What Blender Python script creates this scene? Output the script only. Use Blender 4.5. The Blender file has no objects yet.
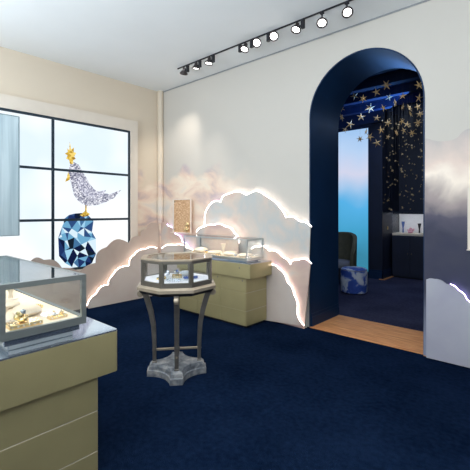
import bpy, bmesh, math, random
from mathutils import Vector, Matrix, Euler
PI = math.pi
S = bpy.context.scene
C = S.collection

# ------------------------------------------------------------------ camera
CAM_H = 1.5
FPX = 374.5
YAW = math.radians(42.07)
HORIZON = 211.0
cd = bpy.data.cameras.new('camera')
cd.sensor_width = 36.0
cd.lens = 36.0 * FPX / 470.0
cd.shift_y = (HORIZON - 235.0) / 470.0
cd.clip_start = 0.02
cam = bpy.data.objects.new('camera', cd)
C.objects.link(cam)
cam.location = (0, 0, CAM_H)
cam.rotation_euler = (PI / 2, 0, YAW)
S.camera = cam
S.view_settings.view_transform = 'Standard'
S.view_settings.look = 'None'
S.view_settings.gamma = 1.0
S.view_settings.use_curve_mapping = False
S.view_settings.exposure = 0.28

# ------------------------------------------------------------------ world, area lights
w = bpy.data.worlds.new('world')
S.world = w
w.use_nodes = True
wb = w.node_tree.nodes['Background']
wb.inputs[0].default_value = (0.80, 0.90, 1.0, 1)
wb.inputs[1].default_value = 0.30

def area(name, loc, target, sx, sy, power, col):
    l = bpy.data.lights.new(name, 'AREA')
    l.shape = 'RECTANGLE'; l.size = sx; l.size_y = sy
    l.energy = power; l.color = col
    o = bpy.data.objects.new(name, l); C.objects.link(o)
    o.location = loc
    d = Vector(target) - Vector(loc)
    o.rotation_euler = d.to_track_quat('-Z', 'Y').to_euler()
    return o
area('overhead_fill', (-1.6, 0.2, 3.66), (-1.6, 0.2, 0), 3.0, 2.6, 34, (1.0, 0.93, 0.85))  # added overhead fill for the room, no fitting modelled
area('fill_uplight', (0.1, -0.9, 2.3), (-0.5, -0.2, 3.7), 2.4, 2.4, 190, (0.82, 0.92, 1.0))  # added fill behind the camera to brighten the ceiling, no cove here
area('fill_uplight_left', (-3.9, -1.4, 2.3), (-3.6, -0.6, 3.7), 2.2, 2.2, 150, (0.82, 0.92, 1.0))  # second added fill, out of view, lifts the left of the ceiling
area('salon_blue_light', (-2.6, 7.3, 3.40), (-3.0, 7.0, 3.8), 1.2, 1.2, 50, (0.12, 0.36, 1.0))
area('salon_ceiling_light', (-2.4, 7.0, 3.40), (-2.4, 7.0, 0), 1.6, 1.6, 18, (0.62, 0.78, 1.0))

# ------------------------------------------------------------------ geometry helpers
FWD = Vector((-math.sin(YAW), math.cos(YAW), 0)); RGT = Vector((math.cos(YAW), math.sin(YAW), 0))
def P(px, py, X=None, Y=None, Z=None):
    """where the sight line through a point of the photograph meets a wall or floor plane"""
    d = RGT * (px - 235.0) + FWD * FPX + Vector((0, 0, HORIZON - py))
    if X is not None: t = X / d.x
    elif Y is not None: t = Y / d.y
    else: t = (Z - CAM_H) / d.z
    return Vector((0, 0, CAM_H)) + d * t

def NB(): return bmesh.new()

def box(bm, x0, x1, y0, y1, z0, z1, bev=0.0, seg=2):
    r = bmesh.ops.create_cube(bm, size=1.0)
    vs = r['verts']
    for v in vs:
        v.co.x = x0 if v.co.x < 0 else x1
        v.co.y = y0 if v.co.y < 0 else y1
        v.co.z = z0 if v.co.z < 0 else z1
    if bev > 0:
        es = list({e for v in vs for e in v.link_edges})
        bmesh.ops.bevel(bm, geom=es, offset=bev, segments=seg, profile=0.5, affect='EDGES')
    return bm

def prism(bm, pts, n):
    """extrude a closed 3-D outline along vector n"""
    n = Vector(n)
    a = [bm.verts.new(Vector(p)) for p in pts]
    b = [bm.verts.new(Vector(p) + n) for p in pts]
    k = len(pts)
    f1 = bm.faces.new(a); f2 = bm.faces.new(b)
    for i in range(k):
        bm.faces.new((a[i], a[(i + 1) % k], b[(i + 1) % k], b[i]))
    f1.normal_update(); f2.normal_update()
    bmesh.ops.triangulate(bm, faces=[f1, f2])
    return bm

def tube(bm, path, r, seg=8, closed=False, caps=True):
    path = [Vector(p) for p in path]
    n = len(path)
    rs = r if isinstance(r, (list, tuple)) else [r] * n
    rings = []
    up = Vector((0, 0, 1))
    prev = None
    for i, p in enumerate(path):
        if closed: t = path[(i + 1) % n] - path[i - 1]
        elif i == 0: t = path[1] - path[0]
        elif i == n - 1: t = path[-1] - path[-2]
        else: t = path[i + 1] - path[i - 1]
        t.normalize()
        if prev is None:
            a = t.cross(up)
            if a.length < 1e-3: a = t.cross(Vector((1, 0, 0)))
        else:
            a = prev - t * prev.dot(t)
            if a.length < 1e-4: a = t.cross(up)
        a.normalize(); prev = a
        b = t.cross(a)
        rings.append([bm.verts.new(p + (a * math.cos(2 * PI * k / seg) + b * math.sin(2 * PI * k / seg)) * rs[i]) for k in range(seg)])
    m = n if closed else n - 1
    for i in range(m):
        A = rings[i]; B = rings[(i + 1) % n]
        for k in range(seg):
            bm.faces.new((A[k], A[(k + 1) % seg], B[(k + 1) % seg], B[k]))
    if caps and not closed:
        bm.faces.new(rings[0]); bm.faces.new(rings[-1])
    return bm

def lathe(bm, prof, seg=24, mat=None, squash=1.0):
    """profile [(radius, height)] about z"""
    M = mat or Matrix.Identity(4)
    rings = []
    for r, z in prof:
        if r < 1e-5: rings.append([bm.verts.new(M @ Vector((0, 0, z)))])
        else: rings.append([bm.verts.new(M @ Vector((r * math.cos(2 * PI * k / seg), squash * r * math.sin(2 * PI * k / seg), z))) for k in range(seg)])
    for A, B in zip(rings, rings[1:]):
        for k in range(seg):
            k2 = (k + 1) % seg
            if len(A) == 1 and len(B) == 1: continue
            if len(A) == 1: bm.faces.new((A[0], B[k2], B[k]))
            elif len(B) == 1: bm.faces.new((A[k], A[k2], B[0]))
            else: bm.faces.new((A[k], A[k2], B[k2], B[k]))
    return bm

def ball(bm, c, r, sc=(1, 1, 1), seg=12, ring=8, rot=None):
    M = Matrix.Translation(Vector(c)) @ (rot.to_matrix().to_4x4() if rot else Matrix.Identity(4)) @ Matrix.Diagonal((r * sc[0], r * sc[1], r * sc[2], 1))
    bmesh.ops.create_uvsphere(bm, u_segments=seg, v_segments=ring, radius=1.0, matrix=M)
    return bm

def obj(name, bm, m, parent=None, loc=None, smooth=False):
    bmesh.ops.recalc_face_normals(bm, faces=bm.faces)
    me = bpy.data.meshes.new(name)
    bm.to_mesh(me); bm.free()
    me.materials.append(m)
    if smooth:
        me.polygons.foreach_set('use_smooth', [True] * len(me.polygons))
        try: me.set_sharp_from_angle(angle=math.radians(38))
        except Exception: pass
    o = bpy.data.objects.new(name, me)
    C.objects.link(o)
    if parent is not None: o.parent = parent
    if loc is not None: o.location = loc
    return o

def thing(name, label, cat, loc=(0, 0, 0), rz=0, group=None, rot=None):
    o = bpy.data.objects.new(name, None)
    C.objects.link(o)
    o.empty_display_size = 0.1
    o.location = loc
    o.rotation_euler = rot if rot is not None else (0, 0, rz)
    tag(o, label, cat, group)
    return o

def tag(o, label, cat, group=None):
    o['label'] = label; o['category'] = cat
    if group: o['group'] = group
    return o

def struct(name, bm, m, smooth=False):
    o = obj(name, bm, m, smooth=smooth)
    o['kind'] = 'structure'
    return o

def dup(root, loc, rot, label, group=None):
    r = root.copy(); C.objects.link(r)
    r.location = loc; r.rotation_euler = rot
    r['label'] = label
    if group: r['group'] = group
    for ch in list(root.children):
        c = ch.copy(); C.objects.link(c); c.parent = r
        for g in ch.children:
            d = g.copy(); C.objects.link(d); d.parent = c
    return r

# ------------------------------------------------------------------ materials
def newmat(name):
    m = bpy.data.materials.new(name); m.use_nodes = True
    nt = m.node_tree
    for n in list(nt.nodes): nt.nodes.remove(n)
    out = nt.nodes.new('ShaderNodeOutputMaterial')
    return m, nt, out

def N(nt, t, **kw):
    n = nt.nodes.new(t)
    for k, v in kw.items():
        if k.startswith('i_'):
            key = k[2:]
            n.inputs[int(key) if key.isdigit() else key.replace('_', ' ')].default_value = v
        else: setattr(n, k, v)
    return n

def ramp(nt, stops, interp='LINEAR'):
    n = nt.nodes.new('ShaderNodeValToRGB')
    n.color_ramp.interpolation = interp
    e = n.color_ramp.elements
    while len(e) < len(stops): e.new(0.5)
    for i, (p, c) in enumerate(stops):
        e[i].position = p; e[i].color = (c[0], c[1], c[2], 1)
    return n

def mat(name, col, rough=0.5, metal=0.0, var=0.06, scale=8.0, bump=0.0, bscale=60.0, spec=0.5, stretch=None):
    m, nt, out = newmat(name)
    b = N(nt, 'ShaderNodeBsdfPrincipled')
    b.inputs['Roughness'].default_value = rough
    b.inputs['Metallic'].default_value = metal
    b.inputs['Specular IOR Level'].default_value = spec
    tc = N(nt, 'ShaderNodeTexCoord')
    src = tc.outputs['Object']
    if stretch:
        mp = N(nt, 'ShaderNodeMapping'); mp.inputs['Scale'].default_value = stretch
        nt.links.new(src, mp.inputs[0]); src = mp.outputs[0]
    nz = N(nt, 'ShaderNodeTexNoise'); nz.inputs['Scale'].default_value = scale; nz.inputs['Detail'].default_value = 4
    nt.links.new(src, nz.inputs['Vector'])
    rp = ramp(nt, [(0.3, [c * (1 - var) for c in col]), (0.7, [min(1, c * (1 + var)) for c in col])])
    nt.links.new(nz.outputs['Fac'], rp.inputs[0])
    nt.links.new(rp.outputs[0], b.inputs['Base Color'])
    if bump > 0:
        n2 = N(nt, 'ShaderNodeTexNoise'); n2.inputs['Scale'].default_value = bscale; n2.inputs['Detail'].default_value = 3
        nt.links.new(src, n2.inputs['Vector'])
        bp = N(nt, 'ShaderNodeBump'); bp.inputs['Strength'].default_value = bump; bp.inputs['Distance'].default_value = 0.01
        nt.links.new(n2.outputs['Fac'], bp.inputs['Height'])
        nt.links.new(bp.outputs[0], b.inputs['Normal'])
    nt.links.new(b.outputs[0], out.inputs[0])
    return m

def emit(name, col, strength):
    m, nt, out = newmat(name)
    e = N(nt, 'ShaderNodeEmission')
    e.inputs[0].default_value = (col[0], col[1], col[2], 1); e.inputs[1].default_value = strength
    nt.links.new(e.outputs[0], out.inputs[0])
    return m

def glass(name, tint=(0.97, 0.99, 1.0), base=0.015, edge=0.45, rough=0.0):
    """clear pane: light passes straight through, more mirror-like at grazing angles"""
    m, nt, out = newmat(name)
    t = N(nt, 'ShaderNodeBsdfTransparent'); t.inputs[0].default_value = (*tint, 1)
    g = N(nt, 'ShaderNodeBsdfGlossy'); g.inputs['Roughness'].default_value = rough
    f = N(nt, 'ShaderNodeLayerWeight'); f.inputs[0].default_value = 0.5
    p = N(nt, 'ShaderNodeMath', operation='POWER'); p.inputs[1].default_value = 4.0
    a = N(nt, 'ShaderNodeMath', operation='MULTIPLY_ADD'); a.inputs[1].default_value = edge; a.inputs[2].default_value = base
    nt.links.new(f.outputs['Facing'], p.inputs[0]); nt.links.new(p.outputs[0], a.inputs[0])
    mx = N(nt, 'ShaderNodeMixShader')
    nt.links.new(a.outputs[0], mx.inputs[0]); nt.links.new(t.outputs[0], mx.inputs[1]); nt.links.new(g.outputs[0], mx.inputs[2])
    nt.links.new(mx.outputs[0], out.inputs[0])
    return m

def noise_ramp_mat(name, stops, scale, detail=4, rough=0.6, distort=0.0, stretch=(1, 1, 1), bump=0.0, metal=0.0):
    m, nt, out = newmat(name)
    b = N(nt, 'ShaderNodeBsdfPrincipled'); b.inputs['Roughness'].default_value = rough; b.inputs['Metallic'].default_value = metal
    tc = N(nt, 'ShaderNodeTexCoord'); mp = N(nt, 'ShaderNodeMapping'); mp.inputs['Scale'].default_value = stretch
    nt.links.new(tc.outputs['Object'], mp.inputs[0])
    nz = N(nt, 'ShaderNodeTexNoise'); nz.inputs['Scale'].default_value = scale; nz.inputs['Detail'].default_value = detail; nz.inputs['Distortion'].default_value = distort
    nt.links.new(mp.outputs[0], nz.inputs['Vector'])
    rp = ramp(nt, stops); nt.links.new(nz.outputs['Fac'], rp.inputs[0])
    nt.links.new(rp.outputs[0], b.inputs['Base Color'])
    if bump:
        bp = N(nt, 'ShaderNodeBump'); bp.inputs['Strength'].default_value = bump; bp.inputs['Distance'].default_value = 0.01
        nt.links.new(nz.outputs['Fac'], bp.inputs['Height']); nt.links.new(bp.outputs[0], b.inputs['Normal'])
    nt.links.new(b.outputs[0], out.inputs[0])
    return m

def mural_wall_mat(name, plain, stops, axis_lo, axis_hi, z_edge):
    """plain paint above, airbrushed clouds printed below a billowing edge between axis_lo and axis_hi"""
    m, nt, out = newmat(name)
    L = nt.links.new
    b = N(nt, 'ShaderNodeBsdfPrincipled'); b.inputs['Roughness'].default_value = 0.7
    tc = N(nt, 'ShaderNodeTexCoord'); sp = N(nt, 'ShaderNodeSeparateXYZ')
    L(tc.outputs['Object'], sp.inputs[0])
    n1 = N(nt, 'ShaderNodeTexNoise'); n1.inputs['Scale'].default_value = 1.7; n1.inputs['Detail'].default_value = 5; n1.inputs['Distortion'].default_value = 0.6
    L(tc.outputs['Object'], n1.inputs['Vector'])
    rp = ramp(nt, stops); L(n1.outputs['Fac'], rp.inputs[0])
    mp = N(nt, 'ShaderNodeMapping'); mp.inputs['Scale'].default_value = (1.0, 1.0, 1.9); L(tc.outputs['Object'], mp.inputs[0])
    L(mp.outputs[0], n1.inputs['Vector'])
    vo = N(nt, 'ShaderNodeTexNoise'); vo.inputs['Scale'].default_value = 1.9; vo.inputs['Detail'].default_value = 3
    L(tc.outputs['Object'], vo.inputs['Vector'])
    # edge: z < z_edge - voronoi distance
    a = N(nt, 'ShaderNodeMath', operation='MULTIPLY'); a.inputs[1].default_value = 0.95; L(vo.outputs['Fac'], a.inputs[0])
    s = N(nt, 'ShaderNodeMath', operation='ADD'); L(sp.outputs['Z'], s.inputs[0]); L(a.outputs[0], s.inputs[1])
    mz = N(nt, 'ShaderNodeMapRange'); mz.interpolation_type = 'SMOOTHSTEP'
    mz.inputs[1].default_value = z_edge + 0.12; mz.inputs[2].default_value = z_edge - 0.10; L(s.outputs[0], mz.inputs[0])
    mxr = N(nt, 'ShaderNodeMapRange'); mxr.interpolation_type = 'SMOOTHSTEP'
    mxr.inputs[1].default_value = axis_hi; mxr.inputs[2].default_value = axis_lo; L(sp.outputs['X'], mxr.inputs[0])
    mu = N(nt, 'ShaderNodeMath', operation='MULTIPLY'); L(mz.outputs[0], mu.inputs[0]); L(mxr.outputs[0], mu.inputs[1])
    mx = N(nt, 'ShaderNodeMixRGB'); L(mu.outputs[0], mx.inputs[0]); mx.inputs[1].default_value = (*plain, 1); L(rp.outputs[0], mx.inputs[2])
    L(mx.outputs[0], b.inputs['Base Color']); L(b.outputs[0], out.inputs[0])
    return m

PINKS = [(0.25, (0.34, 0.28, 0.38)), (0.38, (0.50, 0.40, 0.40)), (0.48, (0.70, 0.54, 0.44)), (0.58, (0.76, 0.65, 0.53)), (0.72, (0.64, 0.60, 0.55))]
M = {}
M['wall_greige'] = mat('wall_greige', (0.66, 0.62, 0.56), 0.75, var=0.02, scale=2)
M['wall_back'] = mural_wall_mat('wall_back_paint', (0.54, 0.505, 0.455), PINKS, -4.4, -3.3, 2.58)
M['wall_mural_left'] = mural_wall_mat('wall_left_paint', (0.64, 0.545, 0.43), PINKS, 50, 51, 2.58)
M['fascia'] = mat('fascia_white', (0.68, 0.60, 0.51), 0.6, var=0.02)
M['ceiling'] = mat('ceiling_paint', (0.80, 0.82, 0.82), 0.8, var=0.015, scale=1.5)
M['navy'] = mat('navy_paint', (0.006, 0.026, 0.075), 0.45, var=0.12, scale=3, spec=0.25)
M['navy_dark'] = mat('navy_wall', (0.007, 0.012, 0.034), 0.5, var=0.2, scale=3)
M['navy_ceiling'] = mat('navy_ceiling', (0.02, 0.06, 0.19), 0.5, var=0.1, scale=3)
M['navy_beam'] = mat('navy_beam', (0.006, 0.013, 0.036), 0.85, var=0.1, spec=0.1)
M['wood'] = noise_ramp_mat('oak_floor', [(0.3, (0.52, 0.20, 0.065)), (0.5, (0.74, 0.31, 0.11)), (0.7, (0.84, 0.42, 0.18))], 3.0, 6, 0.65, 0.4, (1.2, 14, 1))
M['champagne'] = mat('champagne_lacquer', (0.42, 0.36, 0.185), 0.38, metal=0.3, var=0.04, scale=5)
M['champagne_dark'] = mat('champagne_seam', (0.20, 0.17, 0.11), 0.6, var=0.05)
M['stitch'] = mat('pale_seam', (0.62, 0.58, 0.48), 0.5)
M['steel'] = mat('brushed_steel', (0.50, 0.53, 0.53), 0.28, metal=0.9, var=0.10, scale=6, stretch=(1, 1, 12))
M['steel_grey'] = mat('grey_steel', (0.25, 0.275, 0.27), 0.35, metal=0.6, var=0.10, scale=5, stretch=(1, 1, 8))
M['pewter'] = mat('pewter', (0.20, 0.185, 0.17), 0.38, metal=0.7, var=0.15, scale=12)
M['pewter_pale'] = mat('pewter_pale', (0.42, 0.35, 0.265), 0.35, metal=0.45, var=0.1, scale=10)
M['case_bronze'] = mat('case_bronze', (0.17, 0.155, 0.13), 0.35, metal=0.6, var=0.1)
M['top_glass'] = mat('blue_grey_glass_top', (0.58, 0.64, 0.70), 0.06, metal=0.85, var=0.03, spec=0.8)
M['pane'] = glass('clear_glass')
M['lid'] = glass('lid_glass', (0.80, 0.88, 0.90), 0.36, 0.5)
M['acrylic'] = glass('acrylic_block', (0.80, 0.88, 0.93), 0.12, 0.6, 0.03)
M['cream'] = mat('cream_suede', (0.78, 0.66, 0.52), 0.8, var=0.06, scale=20)
M['white_deck'] = mat('white_deck', (0.80, 0.78, 0.80), 0.6, var=0.03)
M['gold'] = mat('polished_gold', (0.80, 0.62, 0.34), 0.25, metal=1.0, var=0.15, scale=40)
M['gold_soft'] = mat('star_gold', (0.62, 0.41, 0.19), 0.6, metal=0.2, var=0.2, scale=20)
M['silver'] = mat('silver_jewel', (0.75, 0.76, 0.80), 0.2, metal=0.9, var=0.2, scale=60)
M['stone'] = noise_ramp_mat('grey_stone', [(0.30, (0.06, 0.07, 0.085)), (0.48, (0.16, 0.175, 0.20)), (0.68, (0.32, 0.32, 0.32))], 14, 8, 0.7, 0.5, bump=0.5)
M['black_metal'] = mat('black_metal', (0.018, 0.018, 0.022), 0.4, metal=0.3, var=0.2)
M['lamp_metal'] = mat('lamp_housing', (0.10, 0.085, 0.085), 0.35, metal=0.7, var=0.2)
M['bezel'] = mat('dark_blue_bezel', (0.012, 0.028, 0.045), 0.4, var=0.1)
M['lens'] = emit('lamp_lens', (1.0, 0.97, 0.93), 9.0)
M['screen'] = None
M['led'] = emit('led_white', (1.0, 0.86, 0.80), 15.0)
M['led_warm'] = emit('led_warm', (1.0, 0.82, 0.70), 13.0)
M['led_lilac'] = emit('led_lilac', (0.62, 0.48, 1.0), 11.0)
M['led_case'] = emit('led_case', (1.0, 0.87, 0.73), 42.0)
M['led_case_cool'] = emit('led_case_cool', (0.97, 0.96, 1.0), 17.0)
M['olive'] = mat('olive_velvet', (0.10, 0.095, 0.06), 0.75, var=0.15, scale=10)
M['grey_cushion'] = mat('grey_cushion', (0.22, 0.22, 0.25), 0.8, var=0.1, scale=20)
M['dark_fabric'] = mat('dark_fabric', (0.018, 0.018, 0.026), 0.8, var=0.2, scale=20)
M['pink_gem'] = mat('pink_gem', (0.70, 0.35, 0.42), 0.3, var=0.3, scale=40)
M['blue_gem'] = mat('blue_gem', (0.10, 0.16, 0.42), 0.15, var=0.3, scale=40)
M['floral'] = noise_ramp_mat('blue_floral_fabric', [(0.44, (0.55, 0.58, 0.66)), (0.50, (0.34, 0.40, 0.58)), (0.54, (0.03, 0.09, 0.42)), (0.62, (0.02, 0.06, 0.32))], 5.0, 3, 0.75, 0.8)
M['amber'] = noise_ramp_mat('sandy_amber', [(0.35, (0.46, 0.25, 0.12)), (0.5, (0.60, 0.36, 0.19)), (0.62, (0.76, 0.53, 0.34))], 38, 6, 0.6, 0.0, bump=0.3)
M['frame_white'] = mat('frame_white', (0.72, 0.64, 0.56), 0.5, var=0.02)

def carpet(name, dark, light):
    m, nt, out = newmat(name); L = nt.links.new
    b = N(nt, 'ShaderNodeBsdfPrincipled'); b.inputs['Roughness'].default_value = 0.95; b.inputs['Specular IOR Level'].default_value = 0.0
    tc = N(nt, 'ShaderNodeTexCoord')
    n1 = N(nt, 'ShaderNodeTexNoise'); n1.inputs['Scale'].default_value = 1.6; n1.inputs['Detail'].default_value = 5
    n2 = N(nt, 'ShaderNodeTexNoise'); n2.inputs['Scale'].default_value = 26; n2.inputs['Detail'].default_value = 4
    L(tc.outputs['Object'], n1.inputs['Vector']); L(tc.outputs['Object'], n2.inputs['Vector'])
    mx = N(nt, 'ShaderNodeMixRGB'); mx.inputs[0].default_value = 0.45; L(n1.outputs['Fac'], mx.inputs[1]); L(n2.outputs['Fac'], mx.inputs[2])
    rp = ramp(nt, [(0.36, dark), (0.62, light)]); L(mx.outputs[0], rp.inputs[0])
    L(rp.outputs[0], b.inputs['Base Color'])
    n3 = N(nt, 'ShaderNodeTexNoise'); n3.inputs['Scale'].default_value = 180; L(tc.outputs['Object'], n3.inputs['Vector'])
    bp = N(nt, 'ShaderNodeBump'); bp.inputs['Strength'].default_value = 0.5; bp.inputs['Distance'].default_value = 0.008
    L(n3.outputs['Fac'], bp.inputs['Height']); L(bp.outputs[0], b.inputs['Normal']); L(b.outputs[0], out.inputs[0])
    return m
M['carpet'] = carpet('navy_carpet', (0.0024, 0.0066, 0.0200), (0.0064, 0.0150, 0.041))
M['carpet_salon'] = carpet('salon_carpet', (0.030, 0.032, 0.062), (0.060, 0.062, 0.11))

# ------------------------------------------------------------------ room shell
XL, YB, ZC = -5.68, 4.24, 3.70
YR = 5.0           # far face of the thick arch wall
XR, YF = 2.6, -3.6  # right side wall and open shop front behind the viewer
AX0, AX1 = -2.515, -1.165
AXC, AR = (AX0 + AX1) / 2, (AX1 - AX0) / 2
ASP = 2.692
struct('floor', box(NB(), XL - .1, XR + .1, YF, YB, -0.1, 0), M['carpet'])
struct('ceiling', box(NB(), XL - .1, XR + .1, YF, YR, ZC, ZC + 0.1), M['ceiling'])
struct('wall_left', box(NB(), XL - .12, XL, YF, YR, 0, ZC), M['wall_mural_left'])
struct('wall_right', box(NB(), XR, XR + .1, YF, YR, 0, ZC), M['wall_greige'])
def arch_pts(y, r=AR, n=40):
    return [(AXC + r * math.cos(PI - PI * k / n), y, ASP + r * math.sin(PI * k / n)) for k in range(n + 1)]
LIN = 0.015
out = [(XL - .1, YB, 0), (AX0 - LIN, YB, 0)] + arch_pts(YB, AR + LIN) + [(AX1 + LIN, YB, 0), (XR, YB, 0), (XR, YB, ZC), (XL - .1, YB, ZC)]
struct('wall_back', prism(NB(), out, (0, YR - YB, 0)), M['wall_back'])
lin = [(AX0 - LIN, YB - .004, 0)] + arch_pts(YB - .004, AR + LIN) + [(AX1 + LIN, YB - .004, 0), (AX1, YB - .004, 0)] + arch_pts(YB - .004)[::-1] + [(AX0, YB - .004, 0)]
struct('door_1', prism(NB(), lin, (0, YR - YB + .02, 0)), M['navy'], smooth=True)
struct('baseboard_left', box(box(NB(), AX0, AX0 + .018, YB + .01, YR, 0, 0.13), AX0, AX0 + .01, YB + .01, YR, 0.13, 0.17), M['navy'])
bm = NB()
yy = YB - 0.02
k = 0
while k < 6:
    y0 = yy + k * 0.130; y1 = yy + (k + 1) * 0.130 - .003
    box(bm, AX0, AX1, y0, y1, -0.02, 0.008, 0.001, 1); k += 1
struct('trim_1', bm, M['wood'])
struct('trim_2', box(NB(), AX1 + LIN, XR, YB - 0.055, YB, 0.0, 0.012), M['wood'])
struct('trim_3', box(NB(), XL, XR, YB - 0.012, YB, ZC - 0.016, ZC - 0.002), mat('gap_shade_strip', (0.26, 0.27, 0.28), 0.8))  # solid strip, the shade of a recessed gap put into its grey
struct('trim_4', lathe(NB(), [(0.001, 0), (0.055, 0), (0.055, ZC), (0.001, ZC)], 20, Matrix.Translation((XL + .045, YB - .045, 0))), M['wall_mural_left'], smooth=True)

# rear salon shell
YS = 8.25
XS0, XS1, YA = -5.4, -0.2, 9.35
ZS = 3.78
PX0, PX1 = -3.39, -3.10
struct('floor_rear', box(NB(), XS0, XS1, YR - .003, YA, -0.1, 0), M['carpet_salon'])
struct('ceiling_rear', box(NB(), XS0, XS1, YR, YA, ZS, ZS + .1), M['navy_ceiling'])
struct('wall_rear_left', box(NB(), XS0 - .1, XS0, YR, YA, 0, ZS), M['navy_dark'])
struct('wall_rear_right', box(NB(), XS1, XS1 + .1, YR, YA, 0, ZS), M['navy_dark'])
struct('wall_rear', box(NB(), XS0, PX1, YS, YA, 0, ZS), M['navy_dark'])
struct('wall_rear_alcove', box(NB(), PX1, XS1, YA - .05, YA + .05, 0, ZS), M['navy_dark'])
bm = NB()
box(bm, PX0 - .02, PX1 + .02, YS - .02, YS, 0, .16); box(bm, PX1, PX1 + .02, YS - .02, YA - .1, 0, .16)
box(bm, PX0 - .01, PX1 + .01, YS - .01, YS, .16, .20); box(bm, PX1, PX1 + .01, YS - .01, YA - .1, .16, .20)
struct('baseboard_rear', bm, M['navy'])
struct('trim_5', box(NB(), PX1 - .05, PX1 + .07, YS - .06, YS + .55, 0, .012), M['wood'])
for i, yb in enumerate((5.55, 6.2, 6.85, 7.6)):
    struct('trim_%d' % (6 + i), box(box(NB(), XS0, XS1, yb, yb + .14, ZS - .20, ZS), XS0, XS1, yb - .03, yb + .17, ZS - .05, ZS), M['navy_beam'])
struct('trim_10', box(NB(), XS0, PX1 + .05, YS - .10, YS, ZS - .34, ZS - .05), M['navy_dark'])

# ------------------------------------------------------------------ video wall
def screen_mat():
    m, nt, o = newmat('screen_white'); L = nt.links.new
    e = N(nt, 'ShaderNodeEmission'); e.inputs[1].default_value = 0.92
    tc = N(nt, 'ShaderNodeTexCoord')
    n1 = N(nt, 'ShaderNodeTexNoise'); n1.inputs['Scale'].default_value = 0.8; L(tc.outputs['Object'], n1.inputs['Vector'])
    rp = ramp(nt, [(0.35, (0.74, 0.86, 0.96)), (0.6, (0.97, 0.99, 1.0))]); L(n1.outputs['Fac'], rp.inputs[0])
    L(rp.outputs[0], e.inputs[0]); L(e.outputs[0], o.inputs[0])
    return m
M['screen'] = screen_mat()
XV = -5.625
vw = thing('video_wall', 'bright white video wall of nine screens showing a jewelled bird on a blue stone', 'video wall', (XV, 2.27, 0.62))
def vl(p): return (p[0] - XV, p[1] - 2.27, p[2] - 0.62)
ycol = [3.53, 2.27, 1.01, -0.25]
zrow = [0.625, 1.367, 2.108, 2.85]
for i in range(3):
    for j in range(3):
        b = NB(); box(b, -.03, 0, ycol[i + 1] + .008 - 2.27, ycol[i] - .008 - 2.27, zrow[j] + .008 - .62, zrow[j + 1] - .008 - .62)
        obj('screen', b, M['screen'], vw)
b = NB()
for y in ycol: box(b, -.03, .012, y - .020 - 2.27, y + .020 - 2.27, zrow[0] - .016 - .62, zrow[3] + .016 - .62)
for z in zrow: box(b, -.03, .0115, ycol[3] - 2.27, ycol[0] - 2.27, z - .018 - .62, z + .018 - .62)
obj('bezel_grid', b, M['bezel'], vw)

def plane_patch(bm, px, dx, off=0.0):
    """flat picture patch on the screens, outline given as sight lines"""
    vs = [bm.verts.new(Vector(vl(P(x, y, X=XV + dx)))) for x, y in px]
    f = bm.faces.new(vs)
    f.normal_update()
    bmesh.ops.triangulate(bm, faces=[f])
def pic_mat(name, stops, scale, strength=1.0):
    m, nt, o = newmat(name); L = nt.links.new
    e = N(nt, 'ShaderNodeEmission'); e.inputs[1].default_value = strength
    tc = N(nt, 'ShaderNodeTexCoord')
    v = N(nt, 'ShaderNodeTexVoronoi'); v.inputs['Scale'].default_value = scale; L(tc.outputs['Object'], v.inputs['Vector'])
    sp = N(nt, 'ShaderNodeSeparateColor'); L(v.outputs['Color'], sp.inputs[0])
    rp = ramp(nt, stops); L(sp.outputs[0], rp.inputs[0]); L(rp.outputs[0], e.inputs[0]); L(e.outputs[0], o.inputs[0])
    return m
M['pic_bird'] = pic_mat('picture_silver', [(0.0, (0.10, 0.10, 0.16)), (0.25, (0.24, 0.25, 0.33)), (0.6, (0.46, 0.47, 0.55)), (1.0, (0.86, 0.86, 0.90))], 52)
M['pic_gold'] = pic_mat('picture_gold', [(0.0, (0.24, 0.12, 0.02)), (0.5, (0.62, 0.40, 0.05)), (1.0, (0.86, 0.66, 0.20))], 30)
gemcols = [(0.01, 0.02, 0.09), (0.02, 0.05, 0.18), (0.10, 0.30, 0.55), (0.28, 0.58, 0.82), (0.50, 0.78, 0.95), (0.05, 0.14, 0.36), (0.015, 0.03, 0.06)]
M['pic_gem'] = pic_mat('picture_gem', [(0.0, gemcols[0]), (0.3, gemcols[1]), (0.5, gemcols[2]), (0.75, gemcols[3]), (1.0, gemcols[4])], 12)
b = NB()
plane_patch(b, [(70, 165), (74, 162), (79, 165), (82, 171), (86, 177), (89, 183), (94, 189), (101, 193), (110, 194), (121, 190), (114, 198), (106, 202), (97, 205), (87, 206), (79, 202), (74, 195), (72, 187), (70, 179), (68, 172)], .003)
obj('pictured_bird', b, M['pic_bird'], vw)
b = NB()
plane_patch(b, [(76, 179), (80, 176), (86, 181), (90, 186), (97, 192), (106, 190), (103, 196), (94, 200), (85, 196), (79, 189)], .005)
obj('pictured_wing', b, pic_mat('picture_wing', [(0.0, (0.16, 0.16, 0.24)), (0.5, (0.44, 0.45, 0.56)), (1.0, (0.88, 0.88, 0.93))], 60), vw)
b = NB()
plane_patch(b, [(69.8, 141.5), (71.2, 149.5), (74, 147.5), (73.6, 152), (76.4, 153), (74.2, 156.5), (75.8, 159), (73.2, 160), (73.2, 164), (70, 164), (69, 160), (66, 158.5), (67.6, 155.5), (64.8, 153.5), (67.8, 152), (67, 148.5), (69.2, 150)], .005)
plane_patch(b, [(68, 172), (70, 176), (69.5, 180), (65, 182), (67, 177)], .005)
plane_patch(b, [(85.3, 205), (86.6, 205), (86.8, 212), (90, 214), (88, 216), (83, 217), (80, 215), (85, 211)], .005)
obj('pictured_gold_crest', b, M['pic_gold'], vw)
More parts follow.
